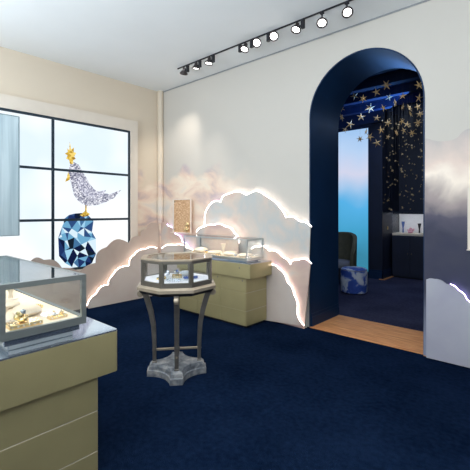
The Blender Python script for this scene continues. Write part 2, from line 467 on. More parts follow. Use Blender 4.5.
# blue stone cut in long shards
from mathutils.geometry import delaunay_2d_cdt
random.seed(9)
gout = [(64, 219), (69, 215), (75, 213.5), (82, 213), (88, 215), (93.5, 221), (92, 232), (96, 239), (96, 254), (92, 263), (86, 267), (79, 268), (72, 267), (65, 263), (59, 256), (58.2, 238), (62, 227)]
pv = [Vector(p_) for p_ in gout]
for r_ in range(5):
    for c_ in range(9):
        q = Vector((61 + c_ * 4.0 + random.uniform(-1.6, 1.6), 220 + r_ * 10.5 + random.uniform(-4.5, 4.5)))
        if abs(q.x - 77) < 17 and 216 < q.y < 264: pv.append(q)
n_o = len(gout)
r_ = delaunay_2d_cdt(pv, [(i, (i + 1) % n_o) for i in range(n_o)], [], 1, 0.01)
gb = {}
pal = [0, 0, 1, 1, 2, 3, 4, 4, 5, 6, 7]
for tri in r_[2]:
    c_ = sum((r_[0][i] for i in tri), Vector((0, 0))) / 3
    # dark crown, pale shoulders, long dark and pale streaks below
    if c_.y < 222: k_ = random.choice([0, 6, 1, 5, 2, 4])
    elif c_.y < 240: k_ = random.choice([3, 4, 4, 3, 7, 2, 5])
    else: k_ = random.choice([0, 1, 6, 5, 0]) if math.sin(c_.x * .72 + .6) > -.15 else random.choice([4, 3, 7, 2])
    if c_.x > 89 and random.random() < .5: k_ = random.choice([6, 2, 5])
    plane_patch(gb.setdefault(k_, NB()), [tuple(r_[0][i]) for i in tri], .004)
gemcols = [(0.006, 0.012, 0.05), (0.015, 0.035, 0.13), (0.06, 0.17, 0.34), (0.16, 0.40, 0.62), (0.36, 0.64, 0.84), (0.03, 0.08, 0.22), (0.008, 0.016, 0.03), (0.70, 0.86, 0.96)]
gem = obj('pictured_stone', gb.pop(0), emit('stone_darkest', gemcols[0], .85), vw)
for kx, bmx in gb.items():
    obj('stone_facets', bmx, emit('stone_tone_%d' % kx, gemcols[kx], .85), gem)
# white surround of the video wall
b = NB()
XF = -5.60
o_pts = [(XF, 3.68, 0.30), (XF, 3.68, 3.045), (XF, -0.5, 3.045), (XF, -0.5, 0.30)]
box(b, XL, XF, 3.548, 3.69, 0.0, 3.05); box(b, XL, XF, -0.6, -0.268, 0, 3.05); box(b, XL, XF, -.268, 3.548, 2.868, 3.05); box(b, XL, XF, -.268, 3.548, 0.0, .605)
struct('trim_11', b, M['fascia'])

# pale blue board at the left, standing off the video wall
bx = -5.30
p1 = P(18.5, 117, X=bx); p2 = P(18.5, 235, X=bx); y0 = P(-25, 200, X=bx).y
t = thing('hanging_board', 'pale blue streaked board hung in front of the video wall at far left', 'board', (bx, (p1.y + y0) / 2, p2.z))
hy = (p1.y - y0) / 2; hz = p1.z - p2.z
m_board = noise_ramp_mat('pale_blue_board', [(0.35, (0.36, 0.46, 0.51)), (0.5, (0.44, 0.54, 0.58)), (0.65, (0.52, 0.62, 0.66))], 2.5, 4, 0.35, 0.3, (1, 6, 0.35))
obj('board', box(NB(), -.03, 0, -hy, hy, 0, hz, .002, 1), m_board, t)
bb = NB(); box(bb, -.032, .004, hy, hy + .012, -.006, hz + .006); box(bb, -.032, .004, -hy - .012, -hy, -.006, hz + .006); box(bb, -.032, .004, -hy, hy, hz, hz + .008); box(bb, -.032, .004, -hy, hy, -.008, 0)
obj('edge_trim', bb, mat('board_edge', (0.20, 0.27, 0.30), 0.4), t)
for sy in (-1, 1):
    obj('standoff', box(NB(), XV + .013 - bx, -.03, sy * hy * .7 - .015, sy * hy * .7 + .015, hz * .45, hz * .45 + .05), M['steel'], t)

# ------------------------------------------------------------------ cloud panels with lit edges
def scallop(pts, bul, seg=8):
    """billowing line: arcs between the cusps"""
    o = []
    for i in range(len(pts) - 1):
        a, c = Vector(pts[i]), Vector(pts[i + 1])
        d = c - a; L = d.length
        n = Vector((d.y, -d.x)) / max(L, 1e-6)
        h = bul[i] if isinstance(bul, (list, tuple)) else bul
        for k in range(seg):
            t_ = k / seg
            o.append(a + d * t_ + n * (h * L * math.sin(PI * t_)))
    o.append(Vector(pts[-1]))
    return o

def cloud_mat(name, stops, scale=2.0, zstops=None):
    m, nt, o = newmat(name); L = nt.links.new
    b = N(nt, 'ShaderNodeBsdfPrincipled'); b.inputs['Roughness'].default_value = 0.6
    tc = N(nt, 'ShaderNodeTexCoord')
    n1 = N(nt, 'ShaderNodeTexNoise'); n1.inputs['Scale'].default_value = scale; n1.inputs['Detail'].default_value = 4; n1.inputs['Distortion'].default_value = 0.5
    L(tc.outputs['Object'], n1.inputs['Vector'])
    rp = ramp(nt, stops); L(n1.outputs['Fac'], rp.inputs[0])
    src = rp.outputs[0]
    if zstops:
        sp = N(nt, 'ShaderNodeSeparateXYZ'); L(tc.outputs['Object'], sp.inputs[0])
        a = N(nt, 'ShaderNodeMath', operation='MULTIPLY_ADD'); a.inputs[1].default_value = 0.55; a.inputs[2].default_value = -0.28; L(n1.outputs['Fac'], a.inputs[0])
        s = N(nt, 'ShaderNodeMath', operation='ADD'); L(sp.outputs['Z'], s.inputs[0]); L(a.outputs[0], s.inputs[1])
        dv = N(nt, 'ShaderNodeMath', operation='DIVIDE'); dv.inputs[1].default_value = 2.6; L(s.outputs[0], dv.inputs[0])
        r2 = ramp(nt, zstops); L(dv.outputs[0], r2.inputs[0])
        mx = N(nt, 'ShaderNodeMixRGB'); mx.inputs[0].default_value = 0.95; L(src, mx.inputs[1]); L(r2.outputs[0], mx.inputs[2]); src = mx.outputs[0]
    L(src, b.inputs['Base Color']); L(b.outputs[0], o.inputs[0])
    return m
BEIGE = [(0.3, (0.44, 0.34, 0.29)), (0.55, (0.50, 0.40, 0.34)), (0.75, (0.55, 0.47, 0.41))]
BLUSH = [(0.28, (0.40, 0.31, 0.38)), (0.42, (0.54, 0.38, 0.34)), (0.54, (0.62, 0.47, 0.39)), (0.62, (0.56, 0.49, 0.44)), (0.75, (0.46, 0.44, 0.46))]
SILVER = [(0.30, (0.60, 0.46, 0.40)), (0.42, (0.62, 0.52, 0.45)), (0.52, (0.54, 0.50, 0.46)), (0.60, (0.48, 0.49, 0.48)), (0.74, (0.62, 0.52, 0.45))]
M['cloud_beige'] = cloud_mat('cloud_beige', BEIGE, 1.6)
M['cloud_blush'] = cloud_mat('cloud_blush', BLUSH, 2.0)
M['cloud_silver'] = cloud_mat('cloud_silver', SILVER, 2.2)
M['cloud_pale'] = cloud_mat('cloud_pale', [(0.3, (0.56, 0.45, 0.40)), (0.55, (0.60, 0.52, 0.47)), (0.75, (0.62, 0.57, 0.53))], 1.8)
M['cloud_storm_glow'] = cloud_mat('cloud_storm_glow', [(0.3, (0.16, 0.20, 0.38)), (0.6, (0.48, 0.48, 0.55)), (0.8, (0.72, 0.66, 0.62))], 2.2,
    [(0.0, (0.30, 0.32, 0.42)), (0.30, (0.012, 0.015, 0.050)), (0.47, (0.015, 0.015, 0.042)), (0.55, (0.06, 0.052, 0.085)), (0.63, (0.36, 0.29, 0.27)), (0.70, (0.92, 0.79, 0.66)), (0.76, (0.74, 0.58, 0.49)), (0.88, (0.42, 0.39, 0.375))])  # storm print by height; cream stops paint in the spotlight wash
M['cloud_mist'] = cloud_mat('cloud_mist', [(0.3, (0.36, 0.35, 0.44)), (0.6, (0.42, 0.42, 0.48)), (0.8, (0.47, 0.47, 0.50))], 2.0)

def cloud(label, wall, pos, px, bul, close, m, led=None, thick=0.015, gap=0.0, lr=0.0035, trim=(0, 0), group=None, off=0.004):
    """px: outline cusps along sight lines; close: how the outline is closed at the bottom"""
    kw = {'X': pos} if wall == 'X' else {'Y': pos}
    line2 = scallop(px, bul)
    L3 = [P(v.x, v.y, **kw) for v in line2]
    c3 = []
    for c in close:
        if len(c) == 2: c3.append(P(c[0], c[1], **kw))
        else: c3.append(Vector(c))
    for v in c3 + L3: v.z = max(v.z, 0.004)
    ctr = sum(L3, Vector()) / len(L3); ctr.z = 0
    nrm = Vector((-1, 0, 0)) if wall == 'X' else Vector((0, 1, 0))
    t = thing('cloud_panel', label, 'cloud panel', ctr, 0, group)
    outl = [v - ctr for v in L3 + c3]
    obj('panel', prism(NB(), outl, nrm * thick), m, t)
    if led:
        n = len(L3); i0, i1 = trim[0], n - trim[1]
        pth = []
        for i in range(i0, i1):
            tg = (L3[min(i + 1, n - 1)] - L3[max(i - 1, 0)]).normalized()
            pn = tg.cross(nrm)
            # just outside the outline, tucked behind the board; further out on the flank turned away from the room
            o_ = off + .024 * max(0.0, pn.y if wall == 'X' else -pn.x)
            pth.append(L3[i] - ctr + nrm * (thick + lr + .006) + pn * o_)
        obj('led_strip', tube(NB(), pth, lr, 6), led, t)
    return t
zf = 0.004
# left wall: broad beige clouds reaching over the screens, then the lit lower bank
xa = -5.575
cl = P(-25, 290, X=xa)
cloud('upper beige cloud panel on the left wall overlapping the lower screens', 'X', xa,
      [(-30, 268), (0, 262), (30, 262), (44, 260), (62, 268), (80, 272), (96, 263), (107, 247), (129, 243), (141, 236), (146, 229), (158.5, 223)],
      [0.12, 0.12, 0.25, 0.2, 0.1, 0.1, 0.22, 0.26, 0.2, 0.25, 0.22],
      [(xa, YB - .09, 0.004), (xa, cl.y, 0.004)], M['cloud_beige'])
xb = -5.505
cloud('lower cloud panel on left wall with glowing white edge by the floor', 'X', xb,
      [(88, 306), (97, 294), (109, 285), (113, 276), (130, 266), (135, 255), (146, 249.5), (157.5, 249)],
      [0.12, 0.18, 0.12, 0.16, 0.16, 0.16, 0.16],
      [(xb, YB - .14, 0.004), (xb, P(88, 306, X=xb).y + .01, 0.004)], M['cloud_pale'], M['led_warm'])
# back wall, from the corner rightwards
ya = YB - .07
cloud('pink cloud panel in the room corner under the amber niche', 'Y', ya,
      [(161, 222), (167, 226), (174, 234), (181, 242), (188, 250), (197, 262)], [0.2, 0.2, 0.2, 0.2, 0.2],
      [(197, 312), (XL + .13, ya, 0.004)], M['cloud_blush'], M['led_lilac'], trim=(6, 0))
yc = YB - .12
cloud('low cloud panel on the back wall behind the octagonal table', 'Y', yc,
      [(161, 249), (174, 245.5), (186, 248), (196, 256), (206, 266)], [0.15, 0.15, 0.15, 0.15],
      [(206, 312), (XL + .20, yc, 0.004)], M['cloud_pale'], M['led_warm'])
cloud('large pastel cloud panel rising over the back cabinet with glowing edge', 'Y', ya,
      [(203, 240), (205, 222), (210, 205), (221, 202.5), (229, 194), (246, 195.5), (266, 197), (279, 208), (285, 218), (298, 221.5), (310.3, 227)],
      [0.05, 0.12, 0.22, 0.22, 0.18, 0.24, 0.08, 0.06, 0.2, 0.12],
      [(AX0 - .02, ya, 0.004), (203, 318)], M['cloud_silver'], M['led'])
yd = YB - .165
cloud('small blush cloud panel just above the long glass case', 'Y', yd,
      [(196, 233), (204, 227), (213, 225.5), (225, 227), (233, 233), (238, 243)],
      [0.15, 0.12, 0.15, 0.18, 0.15],
      [(238, 262), (196, 262)], M['cloud_blush'], M['led'])
cloud('mid height cloud panel right of the back cabinet reaching the arch', 'Y', yc,
      [(252, 250), (258, 247), (268, 251), (281, 257), (290, 265.5), (298, 260.5), (310.3, 264)],
      [0.2, 0.2, 0.18, 0.12, 0.2, 0.2],
      [(AX0 - .02, yc, 0.004), (252, 318)], M['cloud_blush'], M['led'])
yd = YB - .165
cloud('lowest pale cloud panel curving to the floor beside the back cabinet', 'Y', yd,
      [(262, 268), (272, 265), (278, 269), (286, 282), (293, 295), (296, 312), (303, 326)],
      [0.15, 0.12, 0.12, 0.1, 0.1, -0.1],
      [(262, 326)], M['cloud_pale'], M['led'], off=.003)
# right of the arch
cloud('stormy blue cloud panel on wall right of the arch, cream spotlight glow painted in', 'Y', ya,
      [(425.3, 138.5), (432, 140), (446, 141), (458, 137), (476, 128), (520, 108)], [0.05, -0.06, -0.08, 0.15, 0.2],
      [(1.6, ya, 0.014), (AX1 + .018, ya, 0.014)], M['cloud_storm_glow'])
cloud('misty silver cloud panel low on wall right of arch with lilac edge', 'Y', yc,
      [(426.2, 279.5), (434, 279), (446, 284), (458, 291), (466, 300), (474, 313), (500, 330)], [0.1, 0.12, 0.12, 0.12, 0.12, 0.1],
      [(P(500, 330, Y=yc).x, yc, 0.014), (P(426.2, 300, Y=yc).x, yc, 0.014)], M['cloud_mist'], M['led_lilac'], trim=(18, 0))

# ------------------------------------------------------------------ wall niches
def niche(label, x0, x1, z0, z1, y, dep=.035):
    cx = (x0 + x1) / 2; hw = (x1 - x0) / 2; h = z1 - z0
    t = thing('wall_niche', label, 'display niche', (cx, y, z0))
    b = NB(); tk = .008; lt_ = .034
    box(b, -hw, -hw + lt_, -dep, 0, 0, h); box(b, hw - tk, hw, -dep + .006, 0, 0, h)
    box(b, -hw + lt_, hw - tk, -dep, 0, 0, tk * 1.6); box(b, -hw + lt_, hw - tk, -dep, 0, h - tk * 1.4, h)
    obj('frame', b, M['frame_white'], t)
    obj('backing', box(NB(), -hw + lt_, hw - tk, -dep + .006, 0, tk * 1.6, h - tk * 1.4), M['amber'], t)
    obj('ledge', box(NB(), -hw, hw + .01, -dep - .05, -dep, 0, .008, .002, 1), M['frame_white'], t)
    for zz in (.05, h - .04):
        obj('pin', lathe(NB(), [(0, 0), (.012, 0), (.012, .01), (0, .01)], 8, Matrix.Translation((-hw + .06, -dep + .006, zz)) @ Matrix.Rotation(PI / 2, 4, 'X')), M['champagne_dark'], t)
    return t
yn = ya
n0 = P(172.5, 199.5, Y=yn - .035); n1 = P(190, 233.5, Y=yn - .035)
niche('amber backed wall niche in white frame above the corner clouds', n0.x, n1.x, n1.z, n0.z, yn)
n2 = P(467.5, 188, Y=yn - .035); n3 = P(467.5, 250, Y=yn - .035)
niche('white framed wall niche cut by the right edge of the photo', n2.x, n2.x + .36, n3.z, n2.z, yn)

def flower(bm, c, r, seed=0, n=6):
    rnd = random.Random(seed)
    for k in range(n):
        a = 2 * PI * k / n + rnd.random() * .4
        d = Vector((math.cos(a), rnd.uniform(-.3, .3), math.sin(a)))
        ball(bm, Vector(c) + d * r * .6, r * .45, (1, .55, 1), 8, 6)
    ball(bm, c, r * .4, (1, 1, 1), 8, 6)
fl = P(187.5, 229, Y=yn - .045)
t = thing('flower_brooch', 'gold flower brooch at the foot of the amber niche', 'brooch', (fl.x, yn - .062, n1.z + .008))
b = NB(); flower(b, (0, 0, .075), .042, 1); flower(b, (-.05, .004, .05), .032, 2); flower(b, (.02, 0, .15), .034, 3); flower(b, (-.03, .004, .125), .028, 4); obj('petals', b, M['gold'], t, smooth=True)
b = NB(); tube(b, [(0, 0, 0), (0, 0, .04), (.015, 0, .14)], .006, 6); obj('stem', b, M['gold'], t)

# ------------------------------------------------------------------ cabinets
def rbox(bm, x0, x1, y0, y1, z0, z1, r=.015, seg=4):
    """box with rounded vertical corners"""
    pts = []
    for cx, cy, a0 in ((x1 - r, y1 - r, 0), (x0 + r, y1 - r, PI / 2), (x0 + r, y0 + r, PI), (x1 - r, y0 + r, 3 * PI / 2)):
        for k in range(seg + 1):
            a = a0 + PI / 2 * k / seg
            pts.append((cx + r * math.cos(a), cy + r * math.sin(a), z0))
    return prism(bm, pts, (0, 0, z1 - z0))

def lock(parent, x, y, z, ny):
    M_ = Matrix.Translation((x, y, z)) @ Matrix.Rotation(PI / 2 * (1 if ny < 0 else -1), 4, 'X')
    obj('lock', lathe(NB(), [(0, 0), (.009, 0), (.009, .006), (.004, .008), (0, .008)], 10, M_), M['pewter'], parent)

def cabinet(label, bx0, bx1, by0, by1, cx0, cx1, cy0, cy1, ztop, zband, seams, front, doors, locks, kick=.0):
    """band b*, body c*; front is the y side (+1/-1) with doors; end seams on both ends"""
    ox, oy = (cx0 + cx1) / 2, (cy0 + cy1) / 2
    t = thing('display_cabinet', label, 'cabinet', (ox, oy, 0))
    X = lambda v: v - ox
    Y = lambda v: v - oy
    g = .004
    obj('carcass', box(NB(), X(cx0) + .012, X(cx1) - .012, Y(cy0) + .012, Y(cy1) - .012, 0.03, zband), M['champagne_dark'], t)
    obj('plinth', box(NB(), X(cx0) + .03, X(cx1) - .03, Y(cy0) + .03, Y(cy1) - .03, 0, .03), M['black_metal'], t)
    lv = [.03] + sorted(seams) + [zband]
    for (xe, s) in ((cx1, 1), (cx0, -1)):
        for a, c in zip(lv, lv[1:]):
            b = NB(); x0, x1 = (X(xe) - .014, X(xe)) if s > 0 else (X(xe), X(xe) + .014)
            box(b, x0, x1, Y(cy0), Y(cy1), a + (.0015 if a > .03 else 0), c - .0015, .002, 1)
            obj('end_panel', b, M['champagne'], t)
        for z in seams:
            x0, x1 = (X(xe) - .006, X(xe) - .0005) if s > 0 else (X(xe) + .0005, X(xe) + .006)
            obj('seam_strip', box(NB(), x0, x1, Y(cy0) + .002, Y(cy1) - .002, z - .0015, z + .0015), M['stitch'], t)
    for fy, s in ((cy0, -1), (cy1, 1)):
        ds = doors if s == front else [cx0 + .016, cx1 - .016]
        for i in range(len(ds) - 1):
            b = NB()
            y0, y1 = (Y(fy) - .0, Y(fy) + .014) if s < 0 else (Y(fy) - .014, Y(fy))
            for a, c in zip(lv, lv[1:]):
                box(b, X(ds[i]) + .002, X(ds[i + 1]) - .002, y0, y1, a + (.001 if a > .03 else 0), c - .001, .002, 1)
            d = obj('door' if s == front else 'back_panel', b, M['champagne'], t)
            if s == front and i < len(ds) - 1:
                lock(d, X(ds[i + 1]) - .045, y0 if s < 0 else y1, zband - .045, s)
    obj('band', rbox(NB(), X(bx0), X(bx1), Y(by0), Y(by1), zband, ztop - .008, .018), M['champagne'], t, smooth=True)
    for lx in locks:
        lock(t, X(lx), Y(by0) if front < 0 else Y(by1), (zband + ztop) / 2 + .03, front)
    obj('glass_top', rbox(NB(), X(bx0) + .001, X(bx1) - .001, Y(by0) + .001, Y(by1) - .001, ztop - .008, ztop, .018), M['top_glass'], t)
    return t
ZT = .835
cabinet('champagne display cabinet against the cloud wall behind the octagonal table', -4.44, -3.0, 3.60, 4.070, -4.41, -3.09, 3.635, 4.064, ZT, .648,
        [.217, .45], -1, [-4.394, -4.004, -3.553, -3.106], [-3.17, -3.95])
ZT2 = .82
cabinet('large champagne counter in the left foreground', -3.42, -1.944, .40, 1.151, -3.40, -1.964, .51, 1.037, ZT2, .583,
        [.165, .389], 1, [-3.384, -2.90, -2.43, -1.98], [])

# ------------------------------------------------------------------ glass cases
def vitrine(label, x0, x1, y0, y1, zbase, zb, zt, bar, metal, foot_in=.06, deckm='cream', led='led_case', endbar=None):
    ox, oy = (x0 + x1) / 2, (y0 + y1) / 2
    hx, hy = (x1 - x0) / 2, (y1 - y0) / 2
    t = thing('glass_case', label, 'display case', (ox, oy, zbase))
    b0, b1 = zb - zbase, zt - zbase
    eb = endbar or bar
    # acrylic foot in two steps
    obj('foot', box(box(NB(), -hx + foot_in, hx - foot_in, -hy + foot_in, hy - foot_in, 0, b0 * .45, .003, 1), -hx + foot_in * .5, hx - foot_in * .5, -hy + foot_in * .5, hy - foot_in * .5, b0 * .45, b0, .003, 1), M['top_glass'], t)
    rb = eb * 1.5
    for sx in (-1, 1):
        for sy in (-1, 1):
            xa_, xb_ = sorted((sx * hx, sx * (hx - bar))); ya_, yb_ = sorted((sy * hy, sy * (hy - eb)))
            obj('post', box(NB(), xa_, xb_, ya_, yb_, b0, b1), metal, t)
    b = NB()
    for sy in (-1, 1):
        ya_, yb_ = sorted((sy * hy, sy * (hy - bar)))
        box(b, -hx + bar, hx - bar, ya_, yb_, b1 - bar, b1); box(b, -hx + bar, hx - bar, ya_, yb_, b0, b0 + rb)
        ya_, yb_ = sorted((sy * (hy - bar), sy * (hy - bar - .018)))
        box(b, -hx + bar, hx - bar, ya_, yb_, b1 - bar + .0083, b1 - bar + .0098)
        ya_, yb_ = sorted((sy * (hy - bar - .016), sy * (hy - bar - .018)))
        box(b, -hx + bar, hx - bar, ya_, yb_, b1 - bar - .002, b1 - bar + .0083)
    for sx in (-1, 1):
        xa_, xb_ = sorted((sx * hx, sx * (hx - bar)))
        box(b, xa_, xb_, -hy + eb, hy - eb, b1 - eb, b1); box(b, xa_, xb_, -hy + eb, hy - eb, b0, b0 + rb)
    obj('rails', b, metal, t)
    obj('deck', box(NB(), -hx + bar, hx - bar, -hy + bar, hy - bar, b0, b0 + rb * .8), M[deckm], t)
    g = .003
    for sy in (-1, 1):
        yc_ = sy * (hy - bar * .5)
        obj('pane', box(NB(), -hx + bar, hx - bar, yc_ - g, yc_ + g, b0 + rb, b1 - bar), M['pane'], t)
    for sx in (-1, 1):
        xc_ = sx * (hx - bar * .5)
        obj('pane', box(NB(), xc_ - g, xc_ + g, -hy + eb, hy - eb, b0 + rb, b1 - eb), M['pane'], t)
    obj('lid', box(NB(), -hx + bar, hx - bar, -hy + bar, hy - bar, b1 - .008, b1 - .001), M['lid'], t)
    for sy in (-1, 1):
        obj('light_strip', box(NB(), -hx + bar + .01, hx - bar - .01, sy * (hy - bar - .008) - .004, sy * (hy - bar - .008) + .004, b1 - bar + .002, b1 - bar + .007), M[led], t)
    return t, b0 + rb * .8
VB = zbase = ZT
vt, vd = vitrine('long glass case on the champagne cabinet by the cloud wall', -4.33, -3.085, 3.65, 3.99, ZT, .862, 1.137, .018, M['steel'], .05)
lt, ld = vitrine('large steel framed glass case on the left foreground counter', -3.29, -1.985, .56, .98, ZT2, .885, 1.153, .020, M['steel_grey'], .05, endbar=.026)
DV = ZT + vd; DL = ZT2 + ld

# ------------------------------------------------------------------ jewels
def plinth(label, x, y, z, lx, ly, h, rz=0, studs=5):
    t = thing('jewel_plinth', label, 'plinth', (x, y, z), rz)
    obj('block', box(NB(), -lx / 2, lx / 2, -ly / 2, ly / 2, 0, h, .003, 1), M['gold'], t)
    b = NB()
    for k in range(studs):
        yy_ = (-.5 + (k + .5) / studs) * ly
        ball(b, (lx / 2, yy_, h * .5), min(h, ly / studs) * .22, (.5, 1, 1), 8, 5)
    for k in range(studs):
        ball(b, (-.5 * lx + (k + .5) / studs * lx, ly / 2, h * .5), min(h, lx / studs) * .22, (1, .5, 1), 8, 5)
    obj('studs', b, M['silver'], t, smooth=True)
    return t
def rock(label, x, y, z, s, m1, m2, seed, name='brooch'):
    rnd = random.Random(seed)
    t = thing(name, label, 'brooch', (x, y, z))
    b = NB()
    for k in range(11):
        a = rnd.random() * 2 * PI; r = s * rnd.uniform(.0, .5)
        zz = s * rnd.uniform(.18, .75)
        q = Euler((rnd.random() * 3, rnd.random() * 3, 0))
        ball(b, (r * math.cos(a), r * math.sin(a), zz), s * rnd.uniform(.16, .26), (1, .7, .9), 6, 4, q)
    ball(b, (0, 0, s * .25), s * .45, (1, 1, .55), 8, 6)
    obj('setting', b, m1, t)
    b = NB(); bmesh.ops.create_icosphere(b, subdivisions=1, radius=s * .26, matrix=Matrix.Translation((0, 0, s * .78)))
    obj('gem', b, m2, t)
    return t
def bracelet(label, x, y, z, r, bead, m, rz=0, n=18, sq=.7, tilt=0):
    t = thing('bracelet', label, 'bracelet', (x, y, z), rz)
    b = NB(); pth = [(r * math.cos(2 * PI * k / n), sq * r * math.sin(2 * PI * k / n), bead + tilt * (1 + math.cos(2 * PI * k / n))) for k in range(n)]
    for p_ in pth: ball(b, p_, bead, (1, 1, 1), 6, 4)
    obj('links', b, m, t, smooth=True)
    b = NB(); box(b, r - bead, r + bead * 1.6, -bead * 1.4, bead * 1.4, .0005 + 2 * tilt, bead * 2.2 + 2 * tilt, .001, 1)
    obj('clasp', b, m, t)
    return t
def cushion(label, x, y, z, lx, ly, h, m, rz=0):
    t = thing('jewel_cushion', label, 'cushion', (x, y, z), rz)
    b = NB(); ball(b, (0, 0, h * .5), 1, (lx / 2, ly / 2, h / 2), 18, 10)
    for v in b.verts:
        for ax, L_ in ((0, lx / 2), (1, ly / 2)):
            q = v.co[ax] / L_; v.co[ax] = L_ * math.copysign(abs(q) ** .6, q) if q else 0
    obj('pad', b, m, t, smooth=True)
    tube_ = NB(); tube(tube_, [(lx / 2 * .98 * math.copysign(abs(math.cos(a)) ** .6, math.cos(a)), ly / 2 * .98 * math.copysign(abs(math.sin(a)) ** .6, math.sin(a)), h * .5) for a in [2 * PI * k / 24 for k in range(24)]], .003, 5, True)
    obj('piping', tube_, M['frame_white'], t)
    return t
def stand(label, x, y, z, r, h, m):
    t = thing('jewel_stand', label, 'stand', (x, y, z))
    obj('base', lathe(NB(), [(0, 0), (r, 0), (r, .006), (r * .9, .010), (0, .010)], 18), M['frame_white'], t, smooth=True)
    obj('neck', lathe(NB(), [(0, .010), (r * .35, .010), (r * .25, h * .4), (r * .75, h), (0, h)], 18), m, t, smooth=True)
    return t
# left foreground case
plinth('wide studded gold plinth at the front of the left case', -2.075, .695, DL, .085, .155, .022, 0, 6)
rock('chunky gold cluster brooch on the wide gold plinth', -2.075, .690, DL + .022, .062, M['gold'], M['silver'], 3)
plinth('narrow gold plinth nearer the corner of the left case', -2.09, .868, DL, .045, .095, .017, 0, 4)
rock('small gold and silver brooch on the narrow gold plinth', -2.09, .848, DL + .017, .028, M['silver'], M['gold'], 8)
rock('tiny gold brooch at the right end of the narrow plinth', -2.09, .890, DL + .017, .024, M['gold'], M['silver'], 12)
cushion('cream cushion behind the gold plinths in the left case', -2.28, .78, DL, .15, .13, .055, M['cream'])
cushion('flatter cream cushion deep in the left case', -2.55, .74, DL, .17, .15, .04, M['cream'], .3)
bracelet('pearl bracelet lying between cushion and glass in the left case', -2.17, .86, DL, .048, .006, M['silver'], .5)
bracelet('gold bracelet behind the cushions in the left case', -2.42, .88, DL, .042, .006, M['gold'], .2)
stand('cream jewel stand behind the plinths at the left of the case', -2.22, .645, DL, .035, .085, M['cream'])
stand('tall cream jewel stand far back in the left case', -2.75, .84, DL, .045, .11, M['cream'])
# long back case
for i, (x, h, lab) in enumerate([(-4.13, .075, 'cream jewel cushion at the left end of the long back case'), (-3.84, .05, 'second cream cushion from the left in the long back case'), (-3.53, .06, 'third cream cushion from the left in the long back case'), (-3.26, .05, 'cream cushion at the right end of the long back case')]):
    cushion(lab, x, 3.82, DV, .19, .17, h, M['cream'], .2 * i)
rock('gold brooch left of the leftmost cushion in the back case', -4.265, 3.79, DV, .035, M['gold'], M['silver'], 21)
rock('gold brooch between the first two cushions of the back case', -3.985, 3.79, DV, .045, M['gold'], M['blue_gem'], 22)
stand('cream stand between the middle cushions of the back case', -3.69, 3.84, DV, .05, .15, M['cream'])
bracelet('gold bracelet before the middle stand of the back case', -3.67, 3.72, DV, .04, .006, M['gold'])
rock('silver brooch between the last two cushions of the back case', -3.39, 3.77, DV, .04, M['silver'], M['gold'], 23)
bracelet('silver bracelet by the right glass of the back case', -3.135, 3.73, DV, .036, .006, M['silver'], .4)

# ------------------------------------------------------------------ octagonal table
TX, TY = -2.735, 2.225
trz = math.atan2(-TY, -TX) - math.radians(1.0)      # local +x points to the viewer's side
tb = thing('octagonal_display_table', 'octagonal glass topped display table on four pewter legs and stone star base', 'table', (TX, TY, 0), trz)
def octo(bm, ap, z0, z1, ap2=None):
    R = ap / math.cos(PI / 8); R2 = (ap2 or ap) / math.cos(PI / 8)
    a = [bm.verts.new((R * math.cos(PI / 8 + k * PI / 4), R * math.sin(PI / 8 + k * PI / 4), z0)) for k in range(8)]
    c = [bm.verts.new((R2 * math.cos(PI / 8 + k * PI / 4), R2 * math.sin(PI / 8 + k * PI / 4), z1)) for k in range(8)]
    bm.faces.new(a); bm.faces.new(c)
    for k in range(8): bm.faces.new((a[k], a[(k + 1) % 8], c[(k + 1) % 8], c[k]))
    return bm
# stone base: four points with hollow sides
pts = []
RT, RN = .268, .112
for q in range(4):
    a = q * PI / 2
    ca, sa = math.cos(a), math.sin(a)
    hw = .055
    pts += [(RT * ca + hw * sa, RT * sa - hw * ca), (RT * ca - hw * sa, RT * sa + hw * ca)]
    a2 = a + PI / 2
    p0 = Vector((RT * ca - hw * sa, RT * sa + hw * ca)); p3 = Vector((RT * math.cos(a2) + hw * math.sin(a2), RT * math.sin(a2) - hw * math.cos(a2)))
    mid_ = Vector((math.cos(a + PI / 4), math.sin(a + PI / 4))) * RN * 1.0
    for k in range(1, 8):
        s_ = k / 8
        pp = (1 - s_) ** 2 * p0 + 2 * s_ * (1 - s_) * mid_ + s_ ** 2 * p3
        pts.append((pp.x, pp.y))
b = NB()
lay = [(1.0, 0), (1.0, .05), (.95, .058), (.93, .085), (.86, .105)]
rings = [[b.verts.new((x * s_, y * s_, z)) for x, y in pts] for s_, z in lay]
nn = len(pts)
for A, B_ in zip(rings, rings[1:]):
    for k in range(nn): b.faces.new((A[k], A[(k + 1) % nn], B_[(k + 1) % nn], B_[k]))
f1 = b.faces.new(rings[0]); f2 = b.faces.new(rings[-1]); f1.normal_update(); f2.normal_update(); bmesh.ops.triangulate(b, faces=[f1, f2])
obj('stone_base', b, M['stone'], tb)
ZPL = .808
